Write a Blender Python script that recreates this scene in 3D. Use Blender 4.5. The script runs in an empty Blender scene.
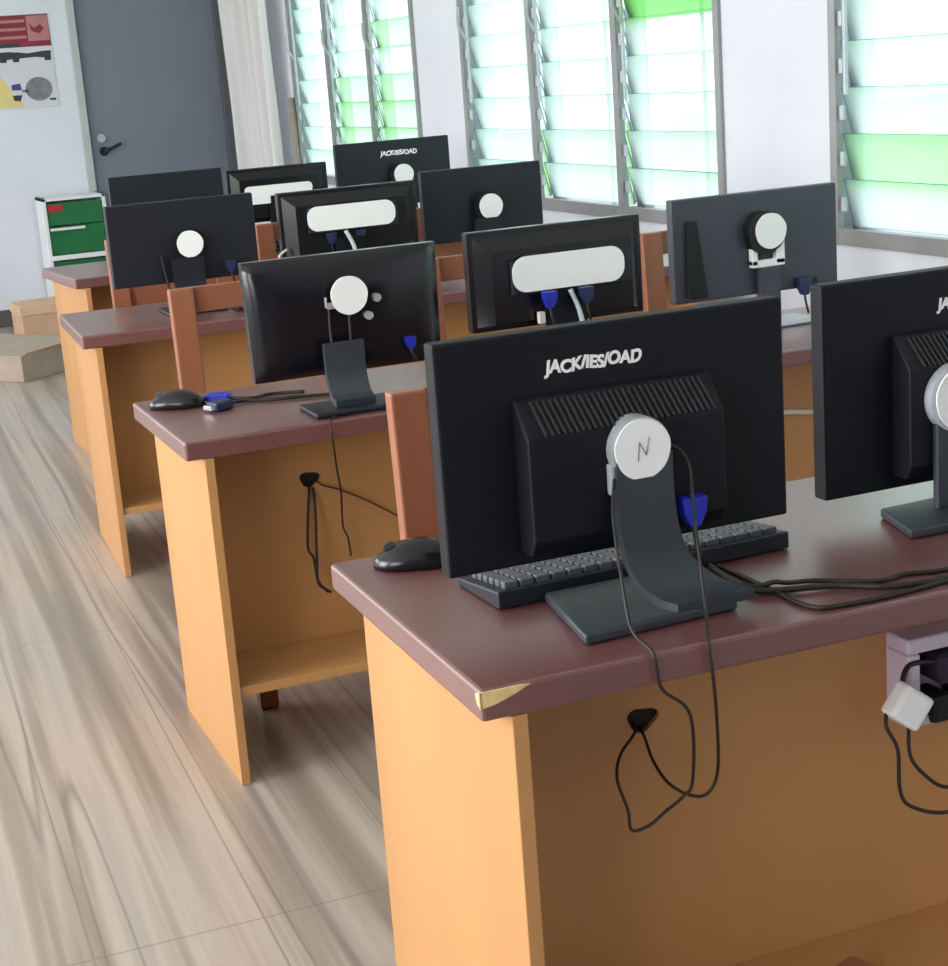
import bpy, bmesh, math, random
from mathutils import Vector, Matrix, Euler
random.seed(7)
PI = math.pi
C = bpy.context.scene.collection
SC = bpy.context.scene

# ------------------------------------------------------------------ colours and materials
def lin(c):
    return tuple(((v/255.0)/12.92 if v/255.0 <= 0.04045 else ((v/255.0+0.055)/1.055)**2.4) for v in c) + (1.0,)

def mat(name, rgb, rough=0.5, metal=0.0, noise=0.0, nscale=8.0, coat=0.0, spec=0.5, stretch=(1, 1, 1), bump=0.0):
    m = bpy.data.materials.new(name); m.use_nodes = True
    nt = m.node_tree; b = nt.nodes['Principled BSDF']
    col = lin(rgb)
    b.inputs['Base Color'].default_value = col
    b.inputs['Roughness'].default_value = rough
    b.inputs['Metallic'].default_value = metal
    b.inputs['Specular IOR Level'].default_value = spec
    if coat:
        b.inputs['Coat Weight'].default_value = coat; b.inputs['Coat Roughness'].default_value = 0.30
    tc = nt.nodes.new('ShaderNodeTexCoord'); mp = nt.nodes.new('ShaderNodeMapping')
    mp.inputs['Scale'].default_value = stretch
    nz = nt.nodes.new('ShaderNodeTexNoise'); nz.inputs['Scale'].default_value = nscale; nz.inputs['Detail'].default_value = 5
    nt.links.new(tc.outputs['Object'], mp.inputs['Vector']); nt.links.new(mp.outputs['Vector'], nz.inputs['Vector'])
    cr = nt.nodes.new('ShaderNodeValToRGB')
    a = max(noise, 0.02)
    cr.color_ramp.elements[0].position = 0.3; cr.color_ramp.elements[1].position = 0.7
    cr.color_ramp.elements[0].color = tuple(v*(1-a) for v in col[:3])+(1,)
    cr.color_ramp.elements[1].color = tuple(min(1, v*(1+a)) for v in col[:3])+(1,)
    nt.links.new(nz.outputs['Fac'], cr.inputs['Fac']); nt.links.new(cr.outputs['Color'], b.inputs['Base Color'])
    if bump:
        bp = nt.nodes.new('ShaderNodeBump'); bp.inputs['Strength'].default_value = bump; bp.inputs['Distance'].default_value = 0.002
        nt.links.new(nz.outputs['Fac'], bp.inputs['Height']); nt.links.new(bp.outputs['Normal'], b.inputs['Normal'])
    return m

M = {}
M['wall'] = mat('painted_wall', (214, 219, 231), 0.75, noise=0.03, nscale=2.5)
M['ceiling'] = mat('ceiling_paint', (225, 226, 228), 0.8, noise=0.02, nscale=2)
M['panel'] = mat('ochre_board', (190, 139, 87), 0.45, noise=0.10, nscale=3.0, stretch=(1.2, 1.2, 0.35), coat=0.15)
M['top'] = mat('maroon_desktop', (108, 60, 59), 0.48, noise=0.12, nscale=5.0, coat=1.0, spec=0.9)
M['chip'] = mat('bare_wood', (226, 196, 140), 0.7, noise=0.15, nscale=40)
M['chair'] = mat('chair_wood', (152, 94, 68), 0.42, noise=0.16, nscale=5, stretch=(3, 3, 0.4), coat=0.2)
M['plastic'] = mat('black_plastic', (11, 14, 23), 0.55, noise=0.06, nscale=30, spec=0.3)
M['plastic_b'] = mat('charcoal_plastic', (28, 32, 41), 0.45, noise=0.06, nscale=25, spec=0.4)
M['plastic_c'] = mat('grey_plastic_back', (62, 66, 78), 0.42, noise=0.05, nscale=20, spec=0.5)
M['gloss'] = mat('glossy_black', (18, 18, 26), 0.22, noise=0.05, nscale=20, spec=0.5)
M['base'] = mat('slate_plastic', (52, 58, 66), 0.45, noise=0.06, nscale=25, spec=0.5)
M['vent'] = mat('vent_black', (12, 13, 17), 0.6)
M['slat'] = mat('vent_rib', (44, 45, 50), 0.5)
M['screen'] = mat('screen_glass', (10, 11, 14), 0.15)
M['paper'] = mat('white_sticker', (250, 252, 255), 0.65, noise=0.02, nscale=20)
M['pencil'] = mat('pencil_line', (120, 130, 150), 0.7)
M['paint'] = mat('white_lettering', (250, 252, 255), 0.6)
M['silver'] = mat('silver_plastic', (190, 196, 204), 0.35, metal=0.3)
M['blue'] = mat('blue_connector', (30, 42, 176), 0.4)
M['navy'] = mat('navy_connector', (32, 42, 84), 0.4)
M['cable'] = mat('black_cable', (34, 27, 26), 0.5)
M['cable_w'] = mat('pale_cable', (222, 216, 206), 0.5)
M['key'] = mat('keyboard_key', (84, 88, 96), 0.5, noise=0.2, nscale=60)
M['door'] = mat('grey_door_paint', (112, 121, 136), 0.45, noise=0.04, nscale=3, coat=0.1)
M['doorframe'] = mat('door_frame_paint', (84, 90, 96), 0.5, noise=0.04)
M['jamb'] = mat('pale_jamb_paint', (176, 182, 186), 0.5, noise=0.03)
M['metal'] = mat('window_metal', (150, 152, 156), 0.4, metal=0.2, noise=0.05)
M['alu'] = mat('louvre_channel', (188, 194, 204), 0.4, metal=0.25, noise=0.1, nscale=12)
M['bar'] = mat('security_bar_paint', (120, 128, 138), 0.5)
M['chrome'] = mat('chrome', (205, 208, 212), 0.22, metal=0.9)
M['steel_dark'] = mat('dark_steel', (44, 48, 54), 0.3, metal=0.6)
M['dark'] = mat('hole_shade', (20, 14, 12), 0.8)  # near-black colour painted in for the shade inside the cable holes
M['green'] = mat('green_enamel', (22, 104, 60), 0.4, noise=0.15, nscale=4)
M['red'] = mat('red_label', (176, 30, 52), 0.5)
M['cabwhite'] = mat('white_enamel', (222, 226, 232), 0.4, noise=0.02)
M['carton'] = mat('brown_cardboard', (204, 166, 138), 0.8, noise=0.06, nscale=10)
M['carton_d'] = mat('grey_cardboard', (168, 152, 140), 0.85, noise=0.08, nscale=10)
M['tape'] = mat('carton_lid', (214, 178, 150), 0.8, noise=0.05)
M['boxpink'] = mat('socket_plastic', (214, 200, 222), 0.5, noise=0.04)
M['violet'] = mat('socket_inside', (34, 26, 48), 0.6)
M['stick'] = mat('brown_stick', (150, 138, 124), 0.7, noise=0.1)
M['skirt'] = mat('dark_skirting', (84, 80, 82), 0.5, noise=0.08)
M['lawn'] = mat('lawn_green', (122, 168, 84), 0.9, noise=0.25, nscale=3)
M['p_red'] = mat('poster_red', (128, 40, 58), 0.5, noise=0.12, nscale=12)
M['p_redl'] = mat('poster_rose', (176, 118, 122), 0.5, noise=0.1, nscale=14)
M['p_white'] = mat('poster_white', (206, 206, 218), 0.5, noise=0.03)
M['p_dark'] = mat('poster_ink', (48, 50, 66), 0.5, noise=0.3, nscale=30)
M['p_grey'] = mat('poster_grey', (120, 124, 130), 0.5, noise=0.25, nscale=20)
M['p_yel'] = mat('poster_yellow', (216, 200, 132), 0.5, noise=0.06)
M['p_blue'] = mat('poster_blue', (52, 66, 132), 0.5, noise=0.1)

def floor_mat():
    m = bpy.data.materials.new('marbled_floor_tile'); m.use_nodes = True
    nt = m.node_tree; N = nt.nodes.new; Lk = nt.links.new; b = nt.nodes['Principled BSDF']
    tc = N('ShaderNodeTexCoord'); mp = N('ShaderNodeMapping')
    mp.inputs['Rotation'].default_value = (0, 0, 0.03)
    Lk(tc.outputs['Object'], mp.inputs['Vector'])
    # warp
    st = N('ShaderNodeMapping'); st.inputs['Scale'].default_value = (1.0, 0.10, 1.0); Lk(mp.outputs['Vector'], st.inputs['Vector'])
    n0 = N('ShaderNodeTexNoise'); n0.inputs['Scale'].default_value = 3.5; n0.inputs['Detail'].default_value = 3
    Lk(st.outputs['Vector'], n0.inputs['Vector'])
    # broad streaks
    wv = N('ShaderNodeTexNoise'); wv.inputs['Scale'].default_value = 11; wv.inputs['Detail'].default_value = 4; wv.inputs['Roughness'].default_value = 0.55
    st2 = N('ShaderNodeMapping'); st2.inputs['Scale'].default_value = (1.0, 0.022, 1.0); Lk(mp.outputs['Vector'], st2.inputs['Vector'])
    mixv = N('ShaderNodeMix'); mixv.data_type = 'VECTOR'; mixv.inputs[0].default_value = 0.035
    Lk(st2.outputs['Vector'], mixv.inputs[4]); Lk(n0.outputs['Color'], mixv.inputs[5]); Lk(mixv.outputs[1], wv.inputs['Vector'])
    cr = N('ShaderNodeValToRGB'); E = cr.color_ramp.elements
    E[0].position = 0.30; E[0].color = lin((128, 117, 108)); E[1].position = 0.72; E[1].color = lin((190, 180, 175))
    e = E.new(0.42); e.color = lin((148, 135, 125)); e = E.new(0.52); e.color = lin((178, 165, 156)); e = E.new(0.60); e.color = lin((162, 152, 146))
    Lk(wv.outputs['Fac'], cr.inputs['Fac'])
    # thin dark veins along the tile
    vn = N('ShaderNodeTexNoise'); vn.inputs['Scale'].default_value = 6; vn.inputs['Detail'].default_value = 2
    Lk(mixv.outputs[1], vn.inputs['Vector'])
    sb = N('ShaderNodeMath'); sb.operation = 'SUBTRACT'; sb.inputs[1].default_value = 0.53; Lk(vn.outputs['Fac'], sb.inputs[0])
    ab = N('ShaderNodeMath'); ab.operation = 'ABSOLUTE'; Lk(sb.outputs[0], ab.inputs[0])
    vr = N('ShaderNodeValToRGB'); vr.color_ramp.elements[0].position = 0.0; vr.color_ramp.elements[0].color = (0.6, 0.6, 0.6, 1)
    vr.color_ramp.elements[1].position = 0.014; vr.color_ramp.elements[1].color = (0, 0, 0, 1)
    Lk(ab.outputs[0], vr.inputs['Fac'])
    mx = N('ShaderNodeMix'); mx.data_type = 'RGBA'; Lk(vr.outputs['Color'], mx.inputs[0]); Lk(cr.outputs['Color'], mx.inputs[6]); mx.inputs[7].default_value = lin((104, 92, 88))
    # tile joints
    bk = N('ShaderNodeTexBrick'); bk.inputs['Scale'].default_value = 1.0
    bk.inputs['Brick Width'].default_value = 1.8; bk.inputs['Row Height'].default_value = 0.30; bk.inputs['Mortar Size'].default_value = 0.0025
    bk.inputs['Mortar Smooth'].default_value = 0.3; bk.offset = 0.0
    bk.inputs['Color1'].default_value = (0, 0, 0, 1); bk.inputs['Color2'].default_value = (0, 0, 0, 1); bk.inputs['Mortar'].default_value = (1, 1, 1, 1)
    rot = N('ShaderNodeMapping'); rot.inputs['Rotation'].default_value = (0, 0, PI/2); rot.inputs['Location'].default_value = (0.85, 0.105, 0)
    Lk(mp.outputs['Vector'], rot.inputs['Vector']); Lk(rot.outputs['Vector'], bk.inputs['Vector'])
    mj = N('ShaderNodeMath'); mj.operation = 'MULTIPLY'; mj.inputs[1].default_value = 0.55; Lk(bk.outputs['Color'], mj.inputs[0])
    m2 = N('ShaderNodeMix'); m2.data_type = 'RGBA'; Lk(mj.outputs[0], m2.inputs[0]); Lk(mx.outputs[2], m2.inputs[6]); m2.inputs[7].default_value = lin((112, 100, 92))
    Lk(m2.outputs[2], b.inputs['Base Color'])
    b.inputs['Roughness'].default_value = 0.30
    return m
M['floor'] = floor_mat()

def glass_mat(name, tint, diff, fac):
    m = bpy.data.materials.new(name); m.use_nodes = True
    nt = m.node_tree; nt.nodes.remove(nt.nodes['Principled BSDF']); N = nt.nodes.new; Lk = nt.links.new
    out = nt.nodes['Material Output']
    tr = N('ShaderNodeBsdfTransparent'); tr.inputs['Color'].default_value = lin(tint)
    tl = N('ShaderNodeBsdfTranslucent'); tl.inputs['Color'].default_value = lin(diff)
    gl = N('ShaderNodeBsdfGlossy'); gl.inputs['Roughness'].default_value = 0.15
    a = N('ShaderNodeMixShader'); a.inputs[0].default_value = fac; Lk(tr.outputs[0], a.inputs[1]); Lk(tl.outputs[0], a.inputs[2])
    bmx = N('ShaderNodeMixShader'); bmx.inputs[0].default_value = 0.04; Lk(a.outputs[0], bmx.inputs[1]); Lk(gl.outputs[0], bmx.inputs[2])
    Lk(bmx.outputs[0], out.inputs['Surface'])
    return m
M['glass'] = glass_mat('frosted_louvre_glass', (246, 252, 253), (246, 252, 253), 0.40)
M['glass_pale'] = glass_mat('pale_green_louvre_glass', (226, 245, 228), (226, 246, 226), 0.45)
M['glass_green'] = glass_mat('green_louvre_glass', (186, 228, 178), (188, 232, 180), 0.5)
M['glass_edge'] = glass_mat('louvre_glass_edge', (120, 176, 178), (110, 168, 170), 0.7)
def sheer_mat():
    m = bpy.data.materials.new('curtain_cloth'); m.use_nodes = True
    nt = m.node_tree; N = nt.nodes.new; Lk = nt.links.new; b = nt.nodes['Principled BSDF']; out = nt.nodes['Material Output']
    b.inputs['Base Color'].default_value = lin((246, 246, 250)); b.inputs['Roughness'].default_value = 0.9
    tl = N('ShaderNodeBsdfTranslucent'); tl.inputs['Color'].default_value = lin((250, 248, 246))
    wv = N('ShaderNodeTexNoise'); wv.inputs['Scale'].default_value = 60
    bp = N('ShaderNodeBump'); bp.inputs['Strength'].default_value = 0.1; Lk(wv.outputs['Fac'], bp.inputs['Height']); Lk(bp.outputs['Normal'], b.inputs['Normal'])
    a = N('ShaderNodeMixShader'); a.inputs[0].default_value = 0.5; Lk(b.outputs[0], a.inputs[1]); Lk(tl.outputs[0], a.inputs[2]); Lk(a.outputs[0], out.inputs['Surface'])
    return m
M['curtain'] = sheer_mat()

# ------------------------------------------------------------------ shape helpers
def box(bm, c, s, bev=0.0, mi=0, rot=None):
    mx = Matrix.Translation(Vector(c)) @ (rot.to_4x4() if rot else Matrix.Identity(4)) @ Matrix.Diagonal((s[0], s[1], s[2], 1))
    vs = bmesh.ops.create_cube(bm, size=1.0, matrix=mx)['verts']
    fs = list({f for v in vs for f in v.link_faces})
    for f in fs: f.material_index = mi
    if bev > 0:
        es = list({e for v in vs for e in v.link_edges})
        bmesh.ops.bevel(bm, geom=es, offset=bev, segments=2, affect='EDGES', profile=0.5)
    return vs

def b2(bm, a, b, bev=0.0, mi=0):
    return box(bm, [(a[i]+b[i])/2 for i in range(3)], [abs(b[i]-a[i]) for i in range(3)], bev, mi)

def prism(bm, pts, off, bev=0.0, mi=0):
    """closed polygon pts (3D list) extruded by the vector off"""
    vs = [bm.verts.new(p) for p in pts]; f = bm.faces.new(vs)
    r = bmesh.ops.extrude_face_region(bm, geom=[f])
    nv = [g for g in r['geom'] if isinstance(g, bmesh.types.BMVert)]
    bmesh.ops.translate(bm, verts=nv, vec=Vector(off))
    fs = {q for v in vs+nv for q in v.link_faces}
    for q in fs: q.material_index = mi
    bmesh.ops.recalc_face_normals(bm, faces=list(fs))
    if bev:
        es = list({e for v in vs+nv for e in v.link_edges})
        bmesh.ops.bevel(bm, geom=es, offset=bev, segments=2, affect='EDGES', profile=0.5)

def disc(bm, c, r, t, axis='y', n=40, wob=0.0, mi=0):
    pts = []
    for i in range(n):
        a = 2*PI*i/n; q = r*(1+wob*math.sin(3*a+1)+wob*0.6*math.sin(7*a))
        if axis == 'y': pts.append((c[0]+q*math.cos(a), c[1], c[2]+q*math.sin(a)))
        elif axis == 'z': pts.append((c[0]+q*math.cos(a), c[1]+q*math.sin(a), c[2]))
        else: pts.append((c[0], c[1]+q*math.cos(a), c[2]+q*math.sin(a)))
    prism(bm, pts, {'y': (0, t, 0), 'z': (0, 0, t), 'x': (t, 0, 0)}[axis], 0, mi)

def smooth_path(pts, k=6):
    P = [Vector(p) for p in pts]; out = []
    for i in range(len(P)-1):
        p0 = P[max(i-1, 0)]; p1 = P[i]; p2 = P[i+1]; p3 = P[min(i+2, len(P)-1)]
        for j in range(k):
            t = j/k
            out.append(0.5*((2*p1)+(p2-p0)*t+(2*p0-5*p1+4*p2-p3)*t*t+(-p0+3*p1-3*p2+p3)*t**3))
    out.append(P[-1]); return out

def tube(bm, pts, r, n=8, k=6, mi=0, smooth=True):
    P = smooth_path(pts, k) if smooth and len(pts) > 2 else [Vector(p) for p in pts]
    rings = []; up = Vector((0.13, 0.21, 0.97))
    for i, p in enumerate(P):
        d = (P[min(i+1, len(P)-1)]-P[max(i-1, 0)])
        if d.length < 1e-9: d = Vector((0, 0, 1))
        d.normalize(); a = d.cross(up)
        if a.length < 1e-3: a = d.cross(Vector((1, 0, 0)))
        a.normalize(); b = d.cross(a); up = b.cross(d) if False else up
        rings.append([bm.verts.new(p+a*r*math.cos(2*PI*j/n)+b*r*math.sin(2*PI*j/n)) for j in range(n)])
    for i in range(len(rings)-1):
        for j in range(n):
            f = bm.faces.new((rings[i][j], rings[i][(j+1) % n], rings[i+1][(j+1) % n], rings[i+1][j])); f.smooth = True; f.material_index = mi
    bm.faces.new(rings[0][::-1]).material_index = mi; bm.faces.new(rings[-1]).material_index = mi

def rrect(w, h, r, n=6):
    pts = []
    for cx, cz, a0 in ((w/2-r, h/2-r, 0), (-w/2+r, h/2-r, PI/2), (-w/2+r, -h/2+r, PI), (w/2-r, -h/2+r, 1.5*PI)):
        for i in range(n+1):
            a = a0+PI/2*i/n; pts.append((cx+r*math.cos(a), cz+r*math.sin(a)))
    return pts

def obj(name, bm, m, parent=None):
    me = bpy.data.meshes.new(name); bmesh.ops.recalc_face_normals(bm, faces=bm.faces[:]); bm.to_mesh(me); bm.free()
    for x in (m if isinstance(m, (list, tuple)) else [m]): me.materials.append(x)
    o = bpy.data.objects.new(name, me); C.objects.link(o)
    if parent: o.parent = parent
    return o
def tag(o, label, cat, group=None):
    o['label'] = label; o['category'] = cat
    if group: o['group'] = group
    return o
def thing(name, label, cat, loc=(0, 0, 0), rz=0.0, group=None):
    o = bpy.data.objects.new(name, None); C.objects.link(o); o.location = loc; o.rotation_euler = (0, 0, rz); o.empty_display_size = 0.1
    return tag(o, label, cat, group)
def struct(name, bm, m):
    o = obj(name, bm, m); o['kind'] = 'structure'; return o
def BM(): return bmesh.new()

# ------------------------------------------------------------------ the room
X0, X1, Y0, Y1, ZC = -2.6, 3.0, -6.0, 11.2, 3.0
WT = 0.16
bm = BM(); b2(bm, (X0-WT, Y0-WT, -0.12), (X1+WT, Y1+WT, 0)); struct('floor', bm, M['floor'])
bm = BM(); b2(bm, (X0-WT, Y0-WT, ZC), (X1+WT, Y1+WT, ZC+0.12)); struct('ceiling', bm, M['ceiling'])
DX0, DX1, DH = 1.885, 2.80, 2.15
bm = BM()
b2(bm, (X0-WT, Y1, 0), (DX0-0.05, Y1+WT, ZC)); b2(bm, (DX1+0.05, Y1, 0), (X1+WT, Y1+WT, ZC)); b2(bm, (DX0-0.05, Y1, DH+0.05), (DX1+0.05, Y1+WT, ZC))
struct('wall_back', bm, M['wall'])
bm = BM(); b2(bm, (X0-WT, Y0-WT, 0), (X1+WT, Y0, ZC)); struct('wall_front', bm, M['wall'])
SZ, TZ = 0.815, 2.45
WINS = [(7.97, 10.15, 'window_1'), (5.03, 7.36, 'window_2'), (1.85, 4.385, 'window_3')]
def wall_with_openings(name, xa, xb, ops, z0, z1):
    bm = BM(); cur = Y0-WT
    for a, b in sorted(ops):
        b2(bm, (xa, cur, 0), (xb, a, ZC)); b2(bm, (xa, a, 0), (xb, b, z0)); b2(bm, (xa, a, z1), (xb, b, ZC)); cur = b
    b2(bm, (xa, cur, 0), (xb, Y1+WT, ZC)); return struct(name, bm, M['wall'])
wall_with_openings('wall_right', X1, X1+WT, [(a, b) for a, b, _ in WINS], SZ, TZ)
LW = [(-1.6, 0.9), (1.7, 4.2), (5.0, 7.4), (8.1, 10.3)]
wall_with_openings('wall_left', X0-WT, X0, LW, SZ, TZ)
bm = BM(); b2(bm, (X0, Y1-0.012, 0), (DX0-0.05, Y1-0.0005, 0.11), 0.003); struct('baseboard_back', bm, M['skirt'])

# louvre windows: frame, side channels, glass blades, operating lever, bars outside
def louvre_window(name, ya, yb, nb, greens):
    fr = BM(); xi, xo = X1-0.012, X1+0.009
    b2(fr, (xi, ya, SZ), (xo, yb, SZ+0.05)); b2(fr, (xi, ya, TZ-0.05), (xo, yb, TZ))
    b2(fr, (xi-0.001, ya-0.001, SZ-0.001), (xo+0.001, ya+0.035, TZ+0.001)); b2(fr, (xi-0.001, yb-0.035, SZ-0.001), (xo+0.001, yb+0.001, TZ+0.001))
    bw = (yb-ya)/nb
    for i in range(1, nb): b2(fr, (xi-0.001, ya+i*bw-0.022, SZ+0.003), (xo+0.001, ya+i*bw+0.022, TZ-0.003))
    ro, r1 = X1+0.068, X1+0.11
    b2(fr, (ro, ya, SZ), (r1, yb, SZ+0.04)); b2(fr, (ro, ya, TZ-0.04), (r1, yb, TZ)); b2(fr, (xi+0.003, ya+0.002, SZ+0.002), (r1-0.002, yb-0.002, SZ+0.012))
    b2(fr, (ro, ya, SZ), (r1, ya+0.03, TZ)); b2(fr, (ro, yb-0.03, SZ), (r1, yb, TZ))
    for i in range(1, nb): b2(fr, (ro, ya+i*bw-0.045, SZ), (r1, ya+i*bw+0.02, TZ))
    root = obj(name, fr, M['metal']); root['kind'] = 'structure'
    bar = BM()
    ch = BM(); gl = BM(); lv = BM()
    z0, z1 = SZ+0.055, TZ-0.055; n = 11; st = (z1-z0)/n
    for i in range(nb):
        a, b = ya+i*bw+(0.035 if i == 0 else 0.022), ya+(i+1)*bw-(0.035 if i == nb-1 else 0.022)
        for (s0, s1) in ((a, a+0.03), (b-0.03, b)):
            b2(ch, (X1+0.070, s0, z0), (X1+0.095, s1, z1))
        for k in range(n):
            zc = z0+(k+0.5)*st; mi = greens.get((i, k), 0); th = 0.24 if (i+k) % 5 else 0.33
            rot = Euler((0, -th, 0)).to_matrix()
            vs = box(gl, (X1+0.038, (a+b)/2, zc), (0.006, b-a+0.02, st*1.10), 0, mi, rot)
            fl = sorted({q for v in vs for q in v.link_faces}, key=lambda q: -q.calc_area())
            for q in fl[2:]: q.material_index = 3
        for k in range(n):
            zc = z0+(k+0.5)*st
            b2(ch, (X1-0.004, b-0.022, zc-0.022), (X1+0.008, b-0.002, zc+0.022), 0.002)
        b2(lv, (X1-0.008, b-0.045, z0+0.4), (X1+0.004, b-0.032, z1-0.15), 0.002)
        tube(lv, [(X1-0.004, b-0.038, 1.55), (X1-0.05, b-0.06, 1.62), (X1-0.06, b-0.09, 1.70)], 0.006)
        for q in (0.42,):
            yy = a+(b-a)*q; tube(bar, [(X1+0.125, yy, SZ), (X1+0.125, yy, TZ)], 0.008, smooth=False)
    obj('louvre_glass', gl, [M['glass'], M['glass_pale'], M['glass_green'], M['glass_edge']], root)
    obj('louvre_channel', ch, M['alu'], root); obj('operating_lever', lv, M['alu'], root); obj('security_bars', bar, M['bar'], root)
    return root
# bay 0 is the nearest the camera; blade 0 the lowest
louvre_window('window_1', *WINS[0][:2], 3, {(0, 0): 1, (0, 1): 1, (0, 2): 1, (0, 3): 1, (0, 5): 1, (1, 2): 1, (1, 3): 1, (1, 1): 1})
louvre_window('window_2', *WINS[1][:2], 3, {(0, 5): 2, (0, 6): 2, (0, 7): 1})
louvre_window('window_3', *WINS[2][:2], 3, {(2, 1): 1, (1, 1): 1})

# the door
d = BM(); b2(d, (DX0, Y1+0.02, 0.005), (DX1, Y1+0.06, DH), 0.003)
dr = obj('door_1', d, M['door']); dr['kind'] = 'structure'
h = BM(); disc(h, (DX0+0.075, Y1+0.019, 1.155), 0.028, -0.012, 'y'); obj('lock_plate', h, M['chrome'], dr)
h = BM(); tube(h, [(DX0+0.085, Y1+0.02, 1.075), (DX0+0.085, Y1-0.045, 1.075), (DX0+0.12, Y1-0.055, 1.085), (DX0+0.19, Y1-0.055, 1.115)], 0.011); disc(h, (DX0+0.085, Y1+0.019, 1.07), 0.03, -0.01, 'y')
obj('lever_handle', h, M['steel_dark'], dr)
f = BM()
b2(f, (DX1, Y1-0.015, 0), (DX1+0.05, Y1+WT, DH+0.05), 0.003); b2(f, (DX0, Y1-0.015, DH), (DX1, Y1+WT, DH+0.05), 0.003)
struct('trim_1', f, M['doorframe'])
f = BM(); b2(f, (DX0-0.05, Y1-0.015, 0), (DX0, Y1+WT, DH), 0.003); struct('trim_2', f, M['jamb'])

# ------------------------------------------------------------------ back of the room
def curtain():
    bm = BM(); path = [(2.79, 11.02), (2.83, 10.93), (2.86, 10.80), (2.875, 10.62), (2.88, 10.5), (2.89, 10.36), (2.895, 10.24)]
    P = smooth_path([(x, y, 0) for x, y in path], 18); n = len(P); zs = [0.06+i*(2.62-0.06)/16 for i in range(17)]
    rows = []
    for z in zs:
        row = []
        for i, p in enumerate(P):
            a = i/n*2*PI*4.0
            w = 0.034*math.sin(a+0.4*math.sin(z*2))+0.012*math.sin(2.3*a+z)
            row.append(bm.verts.new((p.x+w, p.y+w*0.35, z)))
        rows.append(row)
    for j in range(len(rows)-1):
        for i in range(n-1):
            q = bm.faces.new((rows[j][i], rows[j][i+1], rows[j+1][i+1], rows[j+1][i])); q.smooth = True
    o = obj('curtain', bm, M['curtain']); md = o.modifiers.new('thickness', 'SOLIDIFY'); md.thickness = 0.004
    return tag(o, 'long white curtain hanging in folds in the corner beside the grey door', 'curtain')
curtain()
bm = BM(); tube(bm, [(2.74, 11.14, 2.64), (2.86, 10.9, 2.64), (2.9, 10.5, 2.64), (2.92, 9.95, 2.64)], 0.012)
tag(obj('curtain_rail', bm, M['chrome']), 'bent metal rail carrying the white curtain in the corner', 'curtain rail')
bm = BM(); tube(bm, [(2.965, 10.08, 0.0), (2.965, 10.14, 1.33)], 0.02, smooth=False)
tag(obj('wooden_pole', bm, M['stick']), 'thin greyish brown pole leaning between the curtain and the farthest window', 'pole')

# poster
def poster():
    bm = BM(); y = Y1-0.004; t = -0.0006
    def patch(pts, mi, lv=1): prism(bm, [(px, y+t*lv, pz) for px, pz in pts], (0, t, 0), 0, mi)
    b2(bm, (1.02, y-0.0005, 1.385), (1.715, y+0.003, 1.965), 0, 0)
    patch([(1.02, 1.765), (1.715, 1.765), (1.712, 1.963), (1.02, 1.963)], 1)
    patch([(1.575, 1.80), (1.71, 1.80), (1.71, 1.955), (1.575, 1.955)], 2, 2)
    for z in (1.815, 1.865, 1.915): patch([(1.02, z), (1.565, z+0.003), (1.565, z+0.02), (1.02, z+0.016)], 2, 2)
    patch([(1.02, 1.768), (1.52, 1.768), (1.52, 1.79), (1.02, 1.79)], 3, 2)
    patch([(1.59, 1.91), (1.62, 1.88), (1.66, 1.90), (1.68, 1.87), (1.65, 1.845), (1.60, 1.86)], 1, 3)
    patch([(1.06, 1.70), (1.40, 1.69), (1.60, 1.70), (1.69, 1.69), (1.70, 1.715), (1.66, 1.735), (1.56, 1.725), (1.44, 1.74), (1.2, 1.735), (1.06, 1.74)], 3, 2)
    for q in (1.38, 1.46, 1.66): patch([(q, 1.675), (q+0.04, 1.675), (q+0.045, 1.735), (q, 1.735)], 3, 3)
    patch([(1.02, 1.395), (1.50, 1.395), (1.36, 1.60), (1.02, 1.62)], 4, 2)
    patch([(1.60+0.085*math.cos(a), 1.50+0.075*math.sin(a)) for a in [i*2*PI/24 for i in range(24)]], 5, 3)
    patch([(1.61+0.05*math.cos(a), 1.49+0.055*math.sin(a)) for a in [i*2*PI/24 for i in range(24)]], 3, 4) if False else None
    patch([(1.43, 1.50), (1.49, 1.50), (1.485, 1.54), (1.43, 1.535)], 6, 3); patch([(1.43, 1.47), (1.49, 1.47), (1.49, 1.498), (1.43, 1.498)], 0, 3)
    patch([(1.435, 1.435), (1.475, 1.43), (1.49, 1.468), (1.43, 1.468)], 3, 3)
    patch([(1.49, 1.485), (1.53, 1.48), (1.53, 1.497), (1.49, 1.50)], 5, 3); patch([(1.66, 1.425), (1.70, 1.422), (1.70, 1.437), (1.66, 1.437)], 3, 3)
    o = obj('poster', bm, [M['p_white'], M['p_red'], M['p_redl'], M['p_dark'], M['p_yel'], M['p_grey'], M['p_blue']])
    return tag(o, 'red headed poster of equipment pictures on the white wall left of the door', 'poster')
poster()

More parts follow.
